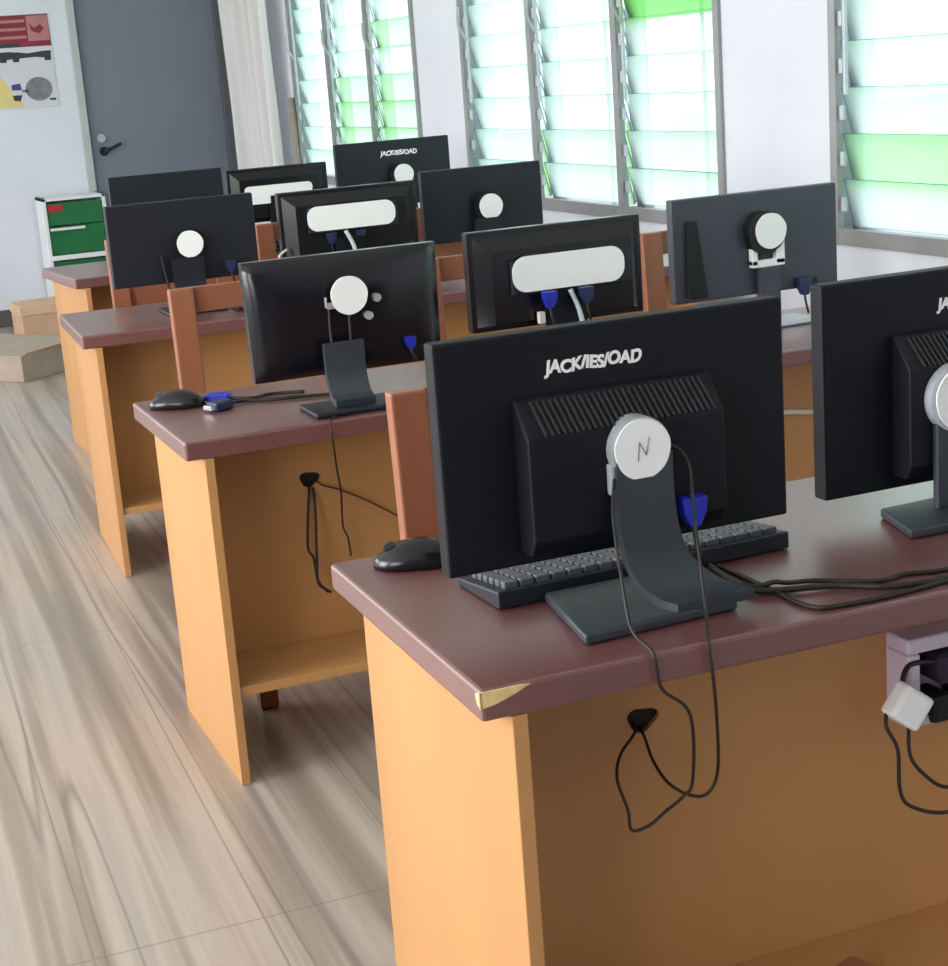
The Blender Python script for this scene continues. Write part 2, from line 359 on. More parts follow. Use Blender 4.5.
# green fronted cabinet
t = thing('storage_cabinet', 'low white cabinet with green drawer fronts against the back wall by the door', 'cabinet', (1.475, 10.85, 0))
bm = BM(); W, D, Hh = 0.40, 0.32, 0.82
b2(bm, (0, 0, 0), (0.022, D, Hh), 0.002); b2(bm, (W-0.022, 0, 0), (W, D, Hh), 0.002); b2(bm, (0, 0, Hh-0.02), (W, D, Hh), 0.002)
b2(bm, (0.02, D-0.02, 0), (W-0.02, D, Hh-0.02)); b2(bm, (0.02, 0, 0.04), (W-0.02, D-0.02, 0.06)); b2(bm, (0.02, -0.012, 0.425), (W-0.02, D-0.02, 0.455), 0.002)
obj('carcass', bm, M['cabwhite'], t)
for z0, z1 in ((0.46, 0.635), (0.645, 0.785), (0.07, 0.24), (0.25, 0.415)):
    bm = BM(); b2(bm, (0.026, 0.012, z0), (W-0.026, 0.032, z1), 0.003); dw = obj('drawer', bm, M['green'], t)
    if z0 > 0.45:
        bm = BM(); b2(bm, (0.03, -0.018, z1-0.022), (0.25, 0.012, z1-0.006), 0.004)
        if z1 < 0.7: obj('drawer_handle', bm, M['cabwhite'], dw)
        else:
            bm.free(); bm = BM(); prism(bm, [(0.03, 0.0085, z1-0.055), (0.09, 0.0085, z1-0.055), (0.125, 0.0085, z1-0.04), (0.125, 0.0085, z1-0.012), (0.03, 0.0085, z1-0.012)], (0, 0.003, 0)); obj('red_label', bm, M['red'], dw)

# cartons on the floor at the back
def carton(name, label, loc, rz, w, dp, h, m, lid=True, flap=False):
    t = thing(name, label, 'box', loc, rz)
    bm = BM(); b2(bm, (0, 0, 0), (w, dp, h), 0.004); obj('box_body', bm, m, t)
    if lid:
        bm = BM(); b2(bm, (-0.006, -0.006, h-0.055), (w+0.006, dp+0.006, h+0.006), 0.004); obj('lid', bm, M['tape'], t)
    if flap:
        bm = BM(); prism(bm, [(w*0.04, -0.003, h), (w*0.96, -0.003, h), (w*0.96, -0.012, h+0.012), (w*0.5, -0.035, h+0.025), (w*0.04, -0.012, h+0.012)], (0, 0.003, 0.002)); obj('lid_flap', bm, M['tape'], t)
    return t
carton('lidded_carton', 'small tan lidded carton on the floor against the back wall', (1.205, 10.45, 0), 0.06, 0.40, 0.34, 0.20, M['carton'])
carton('flat_carton', 'low wide carton on the floor in front of the lidded carton', (0.985, 8.83, 0), math.radians(38), 0.62, 0.95, 0.14, M['carton_d'], lid=False, flap=True)

# ------------------------------------------------------------------ desks
H, T, DL, DD = 0.75, 0.0395, 2.06, 0.59
def plate_with_hole(bm, x0, x1, z0, z1, y, th, cx, cz, rx, rz):
    angs = sorted([2*PI*i/24 for i in range(24)]+[math.atan2(zz-cz, xx-cx) % (2*PI) for xx in (x0, x1) for zz in (z0, z1)])
    inn, out = [], []
    for a in angs:
        ca, sa = math.cos(a), math.sin(a); q = 1+0.13*math.sin(3*a+0.6)
        inn.append((cx+rx*q*ca, cz+rz*q*sa)); tt = 1e9
        if ca > 1e-9: tt = min(tt, (x1-cx)/ca)
        if ca < -1e-9: tt = min(tt, (x0-cx)/ca)
        if sa > 1e-9: tt = min(tt, (z1-cz)/sa)
        if sa < -1e-9: tt = min(tt, (z0-cz)/sa)
        out.append((cx+tt*ca, cz+tt*sa))
    V = [[bm.verts.new((p[0], yy, p[1])) for p in ring] for yy in (y, y+th) for ring in (inn, out)]
    n = len(angs)
    for i in range(n):
        j = (i+1) % n
        bm.faces.new((V[0][i], V[0][j], V[1][j], V[1][i])); bm.faces.new((V[2][i], V[3][i], V[3][j], V[2][j]))
        bm.faces.new((V[0][i], V[2][i], V[2][j], V[0][j])); bm.faces.new((V[1][i], V[1][j], V[3][j], V[3][i]))
DESKS = [(0.632, 1.637, -0.0157), (0.648, 3.207, 0.0014), (0.727, 4.907, -0.044), (0.968, 6.506, 0.076)]
def dloc(i, l, m, z=0.0):
    x, y, a = DESKS[i]; return Vector((x+math.cos(a)*l-math.sin(a)*m, y+math.sin(a)*l+math.cos(a)*m, z))
def desk(i, label, hx, hz, DD=0.59, sh=0.193):
    x, y, a = DESKS[i]; rec = 0.22
    t = thing('computer_desk', label, 'desk', (x, y, 0), a, 'rows of maroon topped computer desks')
    bm = BM(); b2(bm, (0, 0, H-T), (DL, DD, H), 0.005); obj('desktop', bm, M['top'], t)
    for x0 in (0.037, DL-0.037-0.02):
        bm = BM(); b2(bm, (x0, 0.0, 0), (x0+0.02, DD-0.02, H-T), 0.0015); obj('end_panel', bm, M['panel'], t)
    bm = BM(); plate_with_hole(bm, 0.058, DL-0.058, sh, H-T-0.0005, rec, 0.018, hx, hz, 0.023, 0.017); obj('modesty_panel', bm, M['panel'], t)
    bm = BM(); disc(bm, (hx, rec+0.008, hz), 0.03, 0.006, 'y', 20); obj('hole_shade_disc', bm, M['dark'], t)  # dark disc closing the hole, its colour standing in for the shade within
    bm = BM(); b2(bm, (0.058, 0.008, sh), (DL-0.058, rec-0.0005, sh+0.021), 0.0015); obj('bottom_shelf', bm, M['panel'], t)
    return t
d1 = desk(0, 'nearest maroon topped ochre desk, with the chipped front corner', 0.31, 0.57, 0.59, 0.145)
d2 = desk(1, 'second maroon topped desk from the camera, its open knee space and bottom shelf in view', 0.312, 0.581, 0.525)
d3 = desk(2, 'third maroon topped desk from the camera, just in front of the farthest desk', 1.0, 0.57)
d4 = desk(3, 'farthest maroon topped desk, near the green fronted cabinet', 1.0, 0.57)
bm = BM()
prism(bm, [(-0.0012, -0.0012, H-0.002), (-0.0012, -0.0012, H-0.022), (0.018, -0.0012, H-0.019), (0.040, -0.0012, H-0.012), (0.062, -0.0012, H-0.003), (0.05, -0.0012, H-0.002)], (0, 0.003, 0))
prism(bm, [(-0.0012, -0.0012, H-0.002), (-0.0012, 0.014, H-0.006), (-0.0012, 0.010, H-0.018), (-0.0012, -0.0012, H-0.022)], (0.003, 0, 0))
c = obj('chipped_corner', bm, M['chip'], d1); c['label'] = 'chipped corner showing bare pale wood'

# ------------------------------------------------------------------ chairs (they face the camera side, tucked behind the desks)
def chair(x, y, label, group='wooden chairs tucked behind the desks', rz=0.0, sl=0.57):
    t = thing('wooden_chair', label, 'chair', (x, y, 0), rz, group); w, hh = 0.43, 0.95
    for s in (0, 1):
        x0 = s*(w-0.062)
        bm = BM(); prism(bm, [(x0, -0.02, 0), (x0, 0.012, 0), (x0, 0.0, 0.45), (x0, 0.03, hh), (x0, 0.0, hh), (x0, -0.032, 0.45)], (0.062, 0, 0), 0.004); obj('back_post', bm, M['chair'], t)
        x1 = s*(w-0.045)
        bm = BM(); b2(bm, (x1, -0.50, 0), (x1+0.045, -0.46, 0.43), 0.004); obj('leg', bm, M['chair'], t)
        bm = BM(); b2(bm, (x1+0.01, -0.46, 0.20), (x1+0.032, -0.022, 0.235), 0.003); obj('stretcher', bm, M['chair'], t)
    bm = BM(); b2(bm, (-0.005, -0.51, 0.43), (w+0.005, -0.034, 0.455), 0.006); obj('seat', bm, M['chair'], t)
    for z0, z1, nm in ((0.885, 0.95, 'top_rail'), (sl, sl+0.1, 'back_slat')):
        y0 = 0.03*(z0-0.45)/0.5-0.012
        bm = BM(); b2(bm, (0.06, y0, z0), (w-0.06, y0+0.018, z1), 0.003); obj(nm, bm, M['chair'], t)
    return t
chair(0.815, 2.40, 'wooden chair with its post behind the nearest desk, beside the front mouse')
chair(0.836, 4.10, 'wooden chair tucked behind the second desk at its left end')
chair(1.50, 4.10, 'middle wooden chair tucked behind the second desk')
chair(2.17, 4.10, 'wooden chair behind the second desk nearest the windows', 'wooden chairs tucked behind the desks')
chair(0.975, 5.75, 'wooden chair tucked behind the third desk at its left end', sl=0.70)
chair(1.50, 5.72, 'middle wooden chair tucked behind the third desk')
chair(2.09, 5.70, 'wooden chair behind the third desk nearest the windows')

# ------------------------------------------------------------------ monitors
def text_bm(s, size, thick=0.0006, heavy=0.0):
    cu = bpy.data.curves.new('lettering', 'FONT'); cu.body = s; cu.size = size; cu.extrude = thick; cu.offset = heavy; cu.shear = 0.12; cu.space_character = 0.98
    o = bpy.data.objects.new('lettering_source', cu); C.objects.link(o)
    dg = bpy.context.evaluated_depsgraph_get(); me = bpy.data.meshes.new_from_object(o.evaluated_get(dg))
    bpy.data.objects.remove(o); bm = BM(); bm.from_mesh(me); bpy.data.meshes.remove(me)
    return bm

def add_lettering(parent, s, x, z, y, w, jit=True):
    bm = text_bm(s, 0.03, 0.0005, 0.0012)
    xs = [v.co.x for v in bm.verts]; k = w/(max(xs)-min(xs)); x0 = min(xs)
    for v in bm.verts:
        px, pz = (v.co.x-x0)*k, v.co.y*k*1.02
        if jit: pz += 0.0012*math.sin(px*140)
        v.co = Vector((x+px, y-v.co.z-0.0006, z+pz))
    return obj('lettering', bm, M['paint'], parent)

def sticker(parent, x, z, y, r, mark=False):
    bm = BM(); disc(bm, (x, y, z), r, 0.003, 'y', 40, 0.012); s = obj('round_sticker', bm, M['paper'], parent)
    if mark:
        bm = BM(); yy = y-0.0008
        tube(bm, [(x-0.008, yy, z-0.014), (x-0.005, yy, z+0.010)], 0.0006, 5, smooth=False)
        tube(bm, [(x-0.005, yy, z+0.010), (x+0.004, yy, z-0.008)], 0.0006, 5, smooth=False)
        tube(bm, [(x+0.004, yy, z-0.008), (x+0.009, yy, z+0.015)], 0.0006, 5, smooth=False)
        obj('pencil_mark', bm, M['pencil'], s)
    return s

def monitor(x0, x1, z0, z1, y, style, label, mname='plastic', base=None, group='black desktop monitors seen from behind', rz=0.0, bulge=0.02, depth=0.03, stx=None, colw=0.085, based=None, basem='base', lean=0.0):
    """screen slab spans x0..x1, z0..z1, its rear face towards -y at depth y; base = (cx, y_front, y_back, w)"""
    x0 = x0+0.6*depth*x0/y; cx = (x0+x1)/2; zb = H
    t = thing('monitor', label, 'monitor', (cx, y, zb), rz, group)
    w, h = x1-x0, z1-z0; lz0 = z0-zb; lz1 = z1-zb; m = M[mname]
    bm = BM()
    if style == 'curved':
        nx, nz = 16, 10; g = []
        for j in range(nz+1):
            row = []
            for i in range(nx+1):
                u, v = i/nx*2-1, j/nz*2-1
                yy = -bulge*(1-abs(u)**3.2)*(1-abs(v)**4)
                row.append(bm.verts.new((u*w/2*(1-0.012*(1-v)), yy, lz0+h*j/nz)))
            g.append(row)
        for j in range(nz):
            for i in range(nx):
                q = bm.faces.new((g[j][i], g[j][i+1], g[j+1][i+1], g[j+1][i])); q.smooth = True
        bd = [g[0][i] for i in range(nx+1)]+[g[j][nx] for j in range(1, nz+1)]+[g[nz][i] for i in range(nx-1, -1, -1)]+[g[j][0] for j in range(nz-1, 0, -1)]
        bk = [bm.verts.new((v.co.x, depth*0.8, v.co.z)) for v in bd]; n = len(bd)
        for i in range(n): bm.faces.new((bd[i], bd[(i+1) % n], bk[(i+1) % n], bk[i]))
        bm.faces.new(bk)
    else:
        b2(bm, (-w/2, 0, lz0), (w/2, depth, lz1), 0.004)
        if style == 'wedge':
            zz0, zz1 = lz0+0.02, lz1-0.045; ww = w*0.40
            o_ = [(-w/2+0.012, lz0+0.012), (w/2-0.012, lz0+0.012), (w/2-0.012, lz1-0.012), (-w/2+0.012, lz1-0.012)]
            i_ = [(-ww, zz0), (ww, zz0), (ww, zz1), (-ww, zz1)]
            A = [bm.verts.new((p[0], 0.001, p[1])) for p in o_]; B = [bm.verts.new((p[0], -bulge, p[1])) for p in i_]
            for i in range(4): bm.faces.new((A[i], A[(i+1) % 4], B[(i+1) % 4], B[i]))
            bm.faces.new(B)
    back = obj('back_shell', bm, m, t)
    bm = BM(); yy = depth if style != 'curved' else depth*0.8
    b2(bm, (-w/2+0.014, yy-0.001, lz0+0.02), (w/2-0.014, yy+0.0015, lz1-0.014)); obj('screen', bm, M['screen'], t)
    return t, cx

def simple_stand(t, bx, ycol, top, colw, yf, yb, bw, mcol='base', mbase='base', bend=0.05, th=0.012):
    """flat column bending into a base plate; local coordinates, desk at z=0"""
    bm = BM(); b2(bm, (bx-bw/2, yf, 0.0005), (bx+bw/2, yb, th), 0.004); obj('stand_base', bm, M[mbase], t)
    prof = [(ycol, top), (ycol, top*0.62), (ycol-bend*0.12, top*0.40), (ycol-bend*0.45, top*0.2), (ycol-bend, th+0.006)]
    P = smooth_path([(0, a, b) for a, b in prof], 5); bm = BM(); L = []
    for i, p in enumerate(P):
        d_ = (P[min(i+1, len(P)-1)]-P[max(i-1, 0)]).normalized(); nrm = Vector((0, -d_.z, d_.y))*0.008
        L.append([bm.verts.new((bx+sx*colw/2, p.y+s*nrm.y, max(p.z+s*nrm.z, th*0.6))) for sx, s in ((-1, 1), (1, 1), (1, -1), (-1, -1))])
    for i in range(len(L)-1):
        for j in range(4): bm.faces.new((L[i][j], L[i][(j+1) % 4], L[i+1][(j+1) % 4], L[i+1][j]))
    bm.faces.new(L[0]); bm.faces.new(L[-1][::-1])
    b2(bm, (bx-colw*0.35, ycol+0.002, top-0.045), (bx+colw*0.35, 0.004, top-0.006), 0.003)
    obj('stand_column', bm, M[mcol], t)

def vga(t, x, y, z, m='blue', s=1.0, drop=0.05):
    bm = BM(); prism(bm, [(x-0.016*s, y, z+0.012*s), (x+0.016*s, y, z+0.012*s), (x+0.014*s, y, z-0.006*s), (x+0.006*s, y, z-0.022*s), (x-0.006*s, y, z-0.022*s), (x-0.014*s, y, z-0.006*s)], (0, 0.02, 0), 0.002)
    p = obj('video_plug', bm, M[m], t); p['label'] = ('blue' if m == 'blue' else 'navy')+' video plug'
    bm = BM(); tube(bm, [(x, y+0.01, z-0.02*s), (x+0.002, y+0.006, z-0.02*s-drop*0.5), (x+0.012, y+0.012, z-0.02*s-drop)], 0.003); obj('plug_cable', bm, M['cable'], p)

def hump(t, cx, xa, xb, za, zb_, dp, y, vents, m='plastic'):
    """raised housing with a sloped, ribbed top"""
    bm = BM(); ov = 0.048
    sec = [(0.001, za), (0.001, zb_), (-dp*0.2, zb_-0.004), (-dp, zb_-ov), (-dp, za+0.02), (-dp*0.7, za)]
    prism(bm, [(xa, a, b) for a, b in sec], (xb-xa, 0, 0), 0.003); hs = obj('rear_housing', bm, M[m], t)
    bm = BM(); x_ = xa+0.018; n = 0
    while x_ < xb-0.016:
        a, b = Vector((x_, -dp*0.26, zb_-0.008)), Vector((x_+0.006, -dp*0.98, zb_-ov+0.002))
        d_ = b-a
        vs = [a+Vector((0, -0.0015, 0.002)), a+Vector((0.0032, -0.0015, 0.002)), b+Vector((0.0032, -0.0015, 0.002)), b+Vector((0, -0.0015, 0.002))]
        prism(bm, vs, (0, 0.004, -0.004)); x_ += 0.0085; n += 1
    g = obj('vent_ribs', bm, M['slat'], hs)
    return hs

TXT = 'JACK/IES/OAD'
# --- nearest desk
t, cx = monitor(0.679, 1.181, 0.816, 1.113, 1.85, 'flat', 'largest black monitor at front, white lettering and a pencil mark on its round sticker')
hump(t, cx, 0.785-cx, 1.062-cx, 0.835-H, 1.034-H, 0.045, 1.85, True)
add_lettering(t, TXT, 0.832-cx, 1.0575-H, 0, 0.138)
bm = BM(); disc(bm, (0.931-cx, -0.062, 0.958-H), 0.041, 0.03, 'y', 36); obj('hinge_cap', bm, M['silver'], t)
sticker(t, 0.931-cx, 0.958-H, -0.066, 0.039, True)
bm = BM(); b2(bm, (0.888-cx, -0.058, 0.902-H), (0.898-cx, -0.045, 0.943-H), 0.003); obj('clip', bm, M['silver'], t)
# base plate and curved foot
bm = BM(); prism(bm, [(0.826-cx, 0.030, 0.001), (0.797-cx, -0.150, 0.001), (1.017-cx, -0.137, 0.001), (1.040-cx, 0.030, 0.001)], (0, 0, 0.014), 0.004); obj('stand_base', bm, M['base'], t)
bm = BM(); L = []
prof = [(-0.058, 0.200, 0.934), (-0.060, 0.15, 0.932), (-0.064, 0.10, 0.934), (-0.072, 0.062, 0.942), (-0.09, 0.034, 0.957), (-0.118, 0.0205, 0.974), (-0.140, 0.018, 0.985)]
wd = [0.078, 0.080, 0.082, 0.088, 0.100, 0.108, 0.110]
Q = smooth_path([(a, b, c_) for a, b, c_ in prof], 5); Wd = smooth_path([(v, 0, 0) for v in wd], 5)
for i, q in enumerate(Q):
    q2 = Q[min(i+1, len(Q)-1)]; q0 = Q[max(i-1, 0)]; d_ = Vector((0, q2.x-q0.x, q2.y-q0.y)).normalized(); nr = Vector((0, -d_.z, d_.y))*0.007; w_ = Wd[i].x/2
    L.append([bm.verts.new((q.z-cx+sx*w_, q.x+s*nr.y, max(0.012, q.y+s*nr.z))) for sx, s in ((-1, 1), (1, 1), (1, -1), (-1, -1))])
for i in range(len(L)-1):
    for j in range(4):
        q = bm.faces.new((L[i][j], L[i][(j+1) % 4], L[i+1][(j+1) % 4], L[i+1][j]))
bm.faces.new(L[0]); bm.faces.new(L[-1][::-1]); obj('stand_column', bm, M['base'], t)
vga(t, 1.003-cx, -0.066, 0.870-H, 'blue', 1.15, 0.05)
t, cx = monitor(1.297, 1.80, 0.79, 1.103, 1.95, 'flat', 'black monitor with a ribbed vent cut off by the right edge of the photo')
hump(t, cx, 1.425-cx, 1.68-cx, 0.81-H, 1.02-H, 0.045, 1.95, True)
add_lettering(t, TXT, 1.505-cx, 1.045-H, 0, 0.138)
bm = BM(); disc(bm, (1.498-cx, -0.062, 0.926-H), 0.050, 0.03, 'y', 36); obj('hinge_cap', bm, M['silver'], t)
sticker(t, 1.500-cx, 0.926-H, -0.066, 0.046)
bm = BM(); prism(bm, [(1.402-cx, 0.0, 0.001), (1.368-cx, -0.12, 0.001), (1.62-cx, -0.12, 0.001), (1.66-cx, 0.010, 0.001)], (0, 0, 0.014), 0.004); obj('stand_base', bm, M['base'], t)
bm = BM(); b2(bm, (1.462-cx, -0.058, 0.013), (1.55-cx, -0.044, 0.17), 0.004); obj('stand_column', bm, M['base'], t)

# --- second desk
t, cx = monitor(0.842, 1.282, 0.815, 1.072, 3.385, 'curved', 'glossy curved back monitor on the second desk at its left end', 'gloss', bulge=0.028)
bm = BM(); disc(bm, (1.060-cx, -0.050, 0.986-H), 0.034, 0.024, 'y', 32); obj('hinge_cap', bm, M['plastic'], t)
sticker(t, 1.060-cx, 0.986-H, -0.0535, 0.041)
simple_stand(t, 1.035-cx, -0.058, 0.140, 0.088, -0.150, -0.02, 0.20, 'base', 'plastic_b', 0.055)
bm = BM(); b2(bm, (1.016-cx, -0.034, 0.958-H), (1.042-cx, -0.022, 0.972-H), 0.002); b2(bm, (1.012-cx, -0.034, 0.962-H), (1.016-cx, -0.024, 0.984-H), 0.001); obj('port_block', bm, M['silver'], t)
bm = BM(); tube(bm, [(1.02-cx, -0.028, 0.958-H), (1.018-cx, -0.03, 0.90-H), (1.022-cx, -0.04, 0.84-H), (1.03-cx, -0.05, 0.775-H)], 0.003); tube(bm, [(1.062-cx, -0.034, 0.958-H), (1.06-cx, -0.036, 0.90-H), (1.06-cx, -0.04, 0.86-H)], 0.003); obj('signal_cables', bm, M['cable'], t)
for a, b in ((1.126, 0.972), (1.105, 0.936)):
    bm = BM(); disc(bm, (a-cx, -0.042, b-H), 0.009, 0.02, 'y', 12, 0.05); obj('hinge_screw', bm, M['silver'], t)
vga(t, 1.196-cx, -0.040, 0.868-H, 'blue', 0.75, 0.03)

def pill(t, cx, xa, xb, za, zb_, y):
    w_, h_ = xb-xa, zb_-za; bm = BM()
    prism(bm, [((xa+xb)/2-cx+p[0], y, (za+zb_)/2-H+p[1]) for p in rrect(w_, h_, h_*0.42)], (0, 0.003, 0)); obj('white_label', bm, M['paper'], t)
t, cx = monitor(1.395, 1.848, 0.838, 1.069, 3.50, 'wedge', 'monitor with a long white oblong label on the second desk, middle of three', 'gloss', bulge=0.035)
bm = BM(); b2(bm, (1.488-cx, -0.046, 0.920-H), (1.795-cx, -0.030, 1.0-H), 0.004); obj('stand_bracket', bm, M['plastic_b'], t)
pill(t, cx, 1.490, 1.776, 0.926, 1.008, -0.050)
simple_stand(t, 1.62-cx, -0.045, 0.17, 0.10, -0.16, 0.03, 0.22, 'plastic', 'plastic', 0.05)
bm = BM(); tube(bm, [(1.626-cx, -0.062, 0.922-H), (1.640-cx, -0.075, 0.875-H), (1.650-cx, -0.085, 0.80-H)], 0.006); obj('pale_cable', bm, M['silver'], t)
for a in (1.567, 1.66): vga(t, a-cx, -0.085, 0.912-H, 'blue' if a < 1.6 else 'navy', 1.1, 0.05)
bm = BM(); b2(bm, (1.545-cx, -0.06, 0.85-H), (1.562-cx, -0.045, 0.878-H), 0.003); obj('white_plug', bm, M['cable_w'], t)

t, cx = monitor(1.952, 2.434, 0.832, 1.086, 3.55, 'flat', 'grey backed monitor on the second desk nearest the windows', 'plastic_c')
bm = BM(); disc(bm, (2.212-cx, -0.026, 0.985-H), 0.054, 0.026, 'y', 24, 0.04); obj('hinge_cap', bm, M['vent'], t)
sticker(t, 2.222-cx, 0.989-H, -0.0295, 0.044)
bm = BM(); b2(bm, (2.172-cx, -0.020, 0.905-H), (2.188-cx, -0.002, 0.968-H), 0.002); b2(bm, (2.240-cx, -0.020, 0.905-H), (2.266-cx, -0.002, 0.975-H), 0.002); b2(bm, (2.172-cx, -0.020, 0.900-H), (2.266-cx, -0.002, 0.918-H), 0.002); br = obj('mounting_bracket', bm, M['paper'], t); br['label'] = 'white mounting bracket'
bm = BM(); prism(bm, [(1.992-cx, -0.012, 0.845-H), (2.05-cx, -0.012, 0.84-H), (2.025-cx, -0.012, 1.03-H), (1.998-cx, -0.012, 1.033-H)], (0, 0.013, 0), 0.003); obj('cable_cover', bm, M['vent'], t)
bm = BM(); b2(bm, (2.13-cx, -0.06, 0.001), (2.34-cx, 0.06, 0.012), 0.004); bs = obj('stand_base', bm, M['silver'], t); bs['label'] = 'pale grey stand base'
bm = BM(); b2(bm, (2.19-cx, -0.024, 0.012), (2.25-cx, -0.006, 0.15), 0.004); obj('stand_column', bm, M['plastic_c'], t)
vga(t, 2.325-cx, -0.022, 0.825-H+0.02, 'navy', 1.3, 0.05)
bm = BM(); b2(bm, (2.338-cx, -0.02, 0.838-H), (2.362-cx, -0.001, 0.858-H), 0.004); obj('power_plug', bm, M['vent'], t)

# --- third desk
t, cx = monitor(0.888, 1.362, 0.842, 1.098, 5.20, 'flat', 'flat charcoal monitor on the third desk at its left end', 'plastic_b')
bm = BM(); disc(bm, (1.138-cx, -0.03, 0.958-H), 0.048, 0.03, 'y', 28); obj('hinge_cap', bm, M['plastic'], t)
sticker(t, 1.138-cx, 0.961-H, -0.0335, 0.042)
simple_stand(t, 1.125-cx, -0.03, 0.17, 0.10, -0.11, 0.06, 0.19, 'plastic_b', 'plastic_b', 0.05)
bm = BM(); tube(bm, [(1.046-cx, -0.012, 0.935-H), (1.055-cx, -0.014, 0.87-H), (1.06-cx, -0.016, 0.82-H)], 0.004); obj('signal_cable', bm, M['cable'], t)
vga(t, 1.265-cx, -0.024, 0.882-H, 'navy', 1.1, 0.04)
t, cx = monitor(1.437, 1.916, 0.862, 1.086, 5.20, 'wedge', 'monitor with a long white oblong label on the third desk, middle of three', 'gloss', bulge=0.035)
bm = BM(); b2(bm, (1.525-cx, -0.046, 0.950-H), (1.832-cx, -0.030, 1.03-H), 0.004); obj('stand_bracket', bm, M['plastic_b'], t)
pill(t, cx, 1.522, 1.822, 0.957, 1.036, -0.050)
simple_stand(t, 1.66-cx, -0.045, 0.18, 0.10, -0.14, 0.03, 0.22, 'plastic', 'plastic', 0.05)
bm = BM(); tube(bm, [(1.642-cx, -0.062, 0.952-H), (1.662-cx, -0.075, 0.90-H), (1.67-cx, -0.085, 0.83-H)], 0.007); obj('pale_cable', bm, M['silver'], t)
bm = BM(); tube(bm, [(1.452-cx, -0.02, 0.908-H), (1.425-cx, -0.03, 0.893-H), (1.42-cx, -0.035, 0.875-H), (1.435-cx, -0.03, 0.855-H)], 0.004); obj('white_lead', bm, M['cable_w'], t)
for a in (1.60, 1.70): vga(t, a-cx, -0.045, 0.935-H, 'navy', 1.1, 0.05)
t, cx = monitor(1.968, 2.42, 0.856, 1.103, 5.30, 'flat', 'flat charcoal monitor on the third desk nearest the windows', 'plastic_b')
bm = BM(); disc(bm, (2.200-cx, -0.03, 0.968-H), 0.050, 0.03, 'y', 28, 0.03); obj('hinge_cap', bm, M['plastic'], t)
sticker(t, 2.212-cx, 0.968-H, -0.0335, 0.043)
simple_stand(t, 2.20-cx, -0.03, 0.18, 0.10, -0.11, 0.06, 0.2, 'plastic_b', 'plastic_b', 0.05)
bm = BM(); prism(bm, [(2.155-cx, -0.014, 1.0-H), (2.185-cx, -0.014, 1.02-H), (2.225-cx, -0.014, 0.88-H), (2.19-cx, -0.014, 0.87-H)], (0, 0.015, 0), 0.003); obj('cable_cover', bm, M['vent'], t)

# --- farthest desk
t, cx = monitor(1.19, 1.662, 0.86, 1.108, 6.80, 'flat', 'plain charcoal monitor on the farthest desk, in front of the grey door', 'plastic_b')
simple_stand(t, 1.42-cx, -0.03, 0.18, 0.10, -0.11, 0.06, 0.2, 'plastic_b', 'plastic_b', 0.05)
t, cx = monitor(1.675, 2.115, 0.868, 1.092, 6.80, 'wedge', 'monitor with a long white oblong label on the farthest desk', 'gloss', bulge=0.03)
pill(t, cx, 1.742, 2.035, 0.976, 1.020, -0.034)
bm = BM(); b2(bm, (1.765-cx, -0.033, 0.945-H), (1.85-cx, -0.029, 0.99-H), 0.003); obj('white_tag', bm, M['paper'], t)
simple_stand(t, 1.89-cx, -0.04, 0.18, 0.10, -0.12, 0.05, 0.2, 'plastic', 'plastic', 0.05)
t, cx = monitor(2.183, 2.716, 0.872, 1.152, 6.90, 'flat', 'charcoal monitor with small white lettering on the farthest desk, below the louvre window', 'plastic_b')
add_lettering(t, TXT, 2.392-cx, 1.088-H, 0, 0.172)
bm = BM(); disc(bm, (2.47-cx, -0.03, 1.0-H), 0.05, 0.03, 'y', 28, 0.02); obj('hinge_cap', bm, M['plastic'], t)
sticker(t, 2.484-cx, 1.003-H, -0.0335, 0.045)
simple_stand(t, 2.49-cx, -0.03, 0.2, 0.09, -0.12, 0.05, 0.2, 'plastic_b', 'plastic_b', 0.05)

# ------------------------------------------------------------------ keyboards, mice
def keyboard(cxy, rz, w, dp, label, keys=True):
    t = thing('keyboard', label, 'keyboard', (cxy[0], cxy[1], H), rz)
    bm = BM(); prism(bm, [(-w/2, -dp/2, 0.001), (-w/2, dp/2, 0.001), (-w/2, dp/2, 0.012), (-w/2, -dp/2, 0.026)], (w, 0, 0), 0.003); obj('keyboard_body', bm, M['plastic_b'], t)
    if keys:
        bm = BM(); nk = 18; kw = (w-0.024)/nk
        for r in range(6):
            yy = -dp/2+0.016+r*(dp-0.03)/5.6; zz = 0.026-0.014*(yy+dp/2)/dp
            i = 0
            while i < nk:
                span = 6 if (r == 5 and i == 4) else 1
                x0 = -w/2+0.012+i*kw; box(bm, (x0+kw*span/2, yy, zz+0.004), (kw*span-0.004, 0.014, 0.010), 0.002); i += span
        obj('keys', bm, M['key'], t)
    return t
keyboard((0.985, 1.957), 0.03, 0.45, 0.135, 'black keyboard lying on the nearest desk behind the largest monitor')
keyboard((1.385, 5.085), -0.044, 0.30, 0.12, 'dark keyboard on the third desk beside the left monitor stand', True)

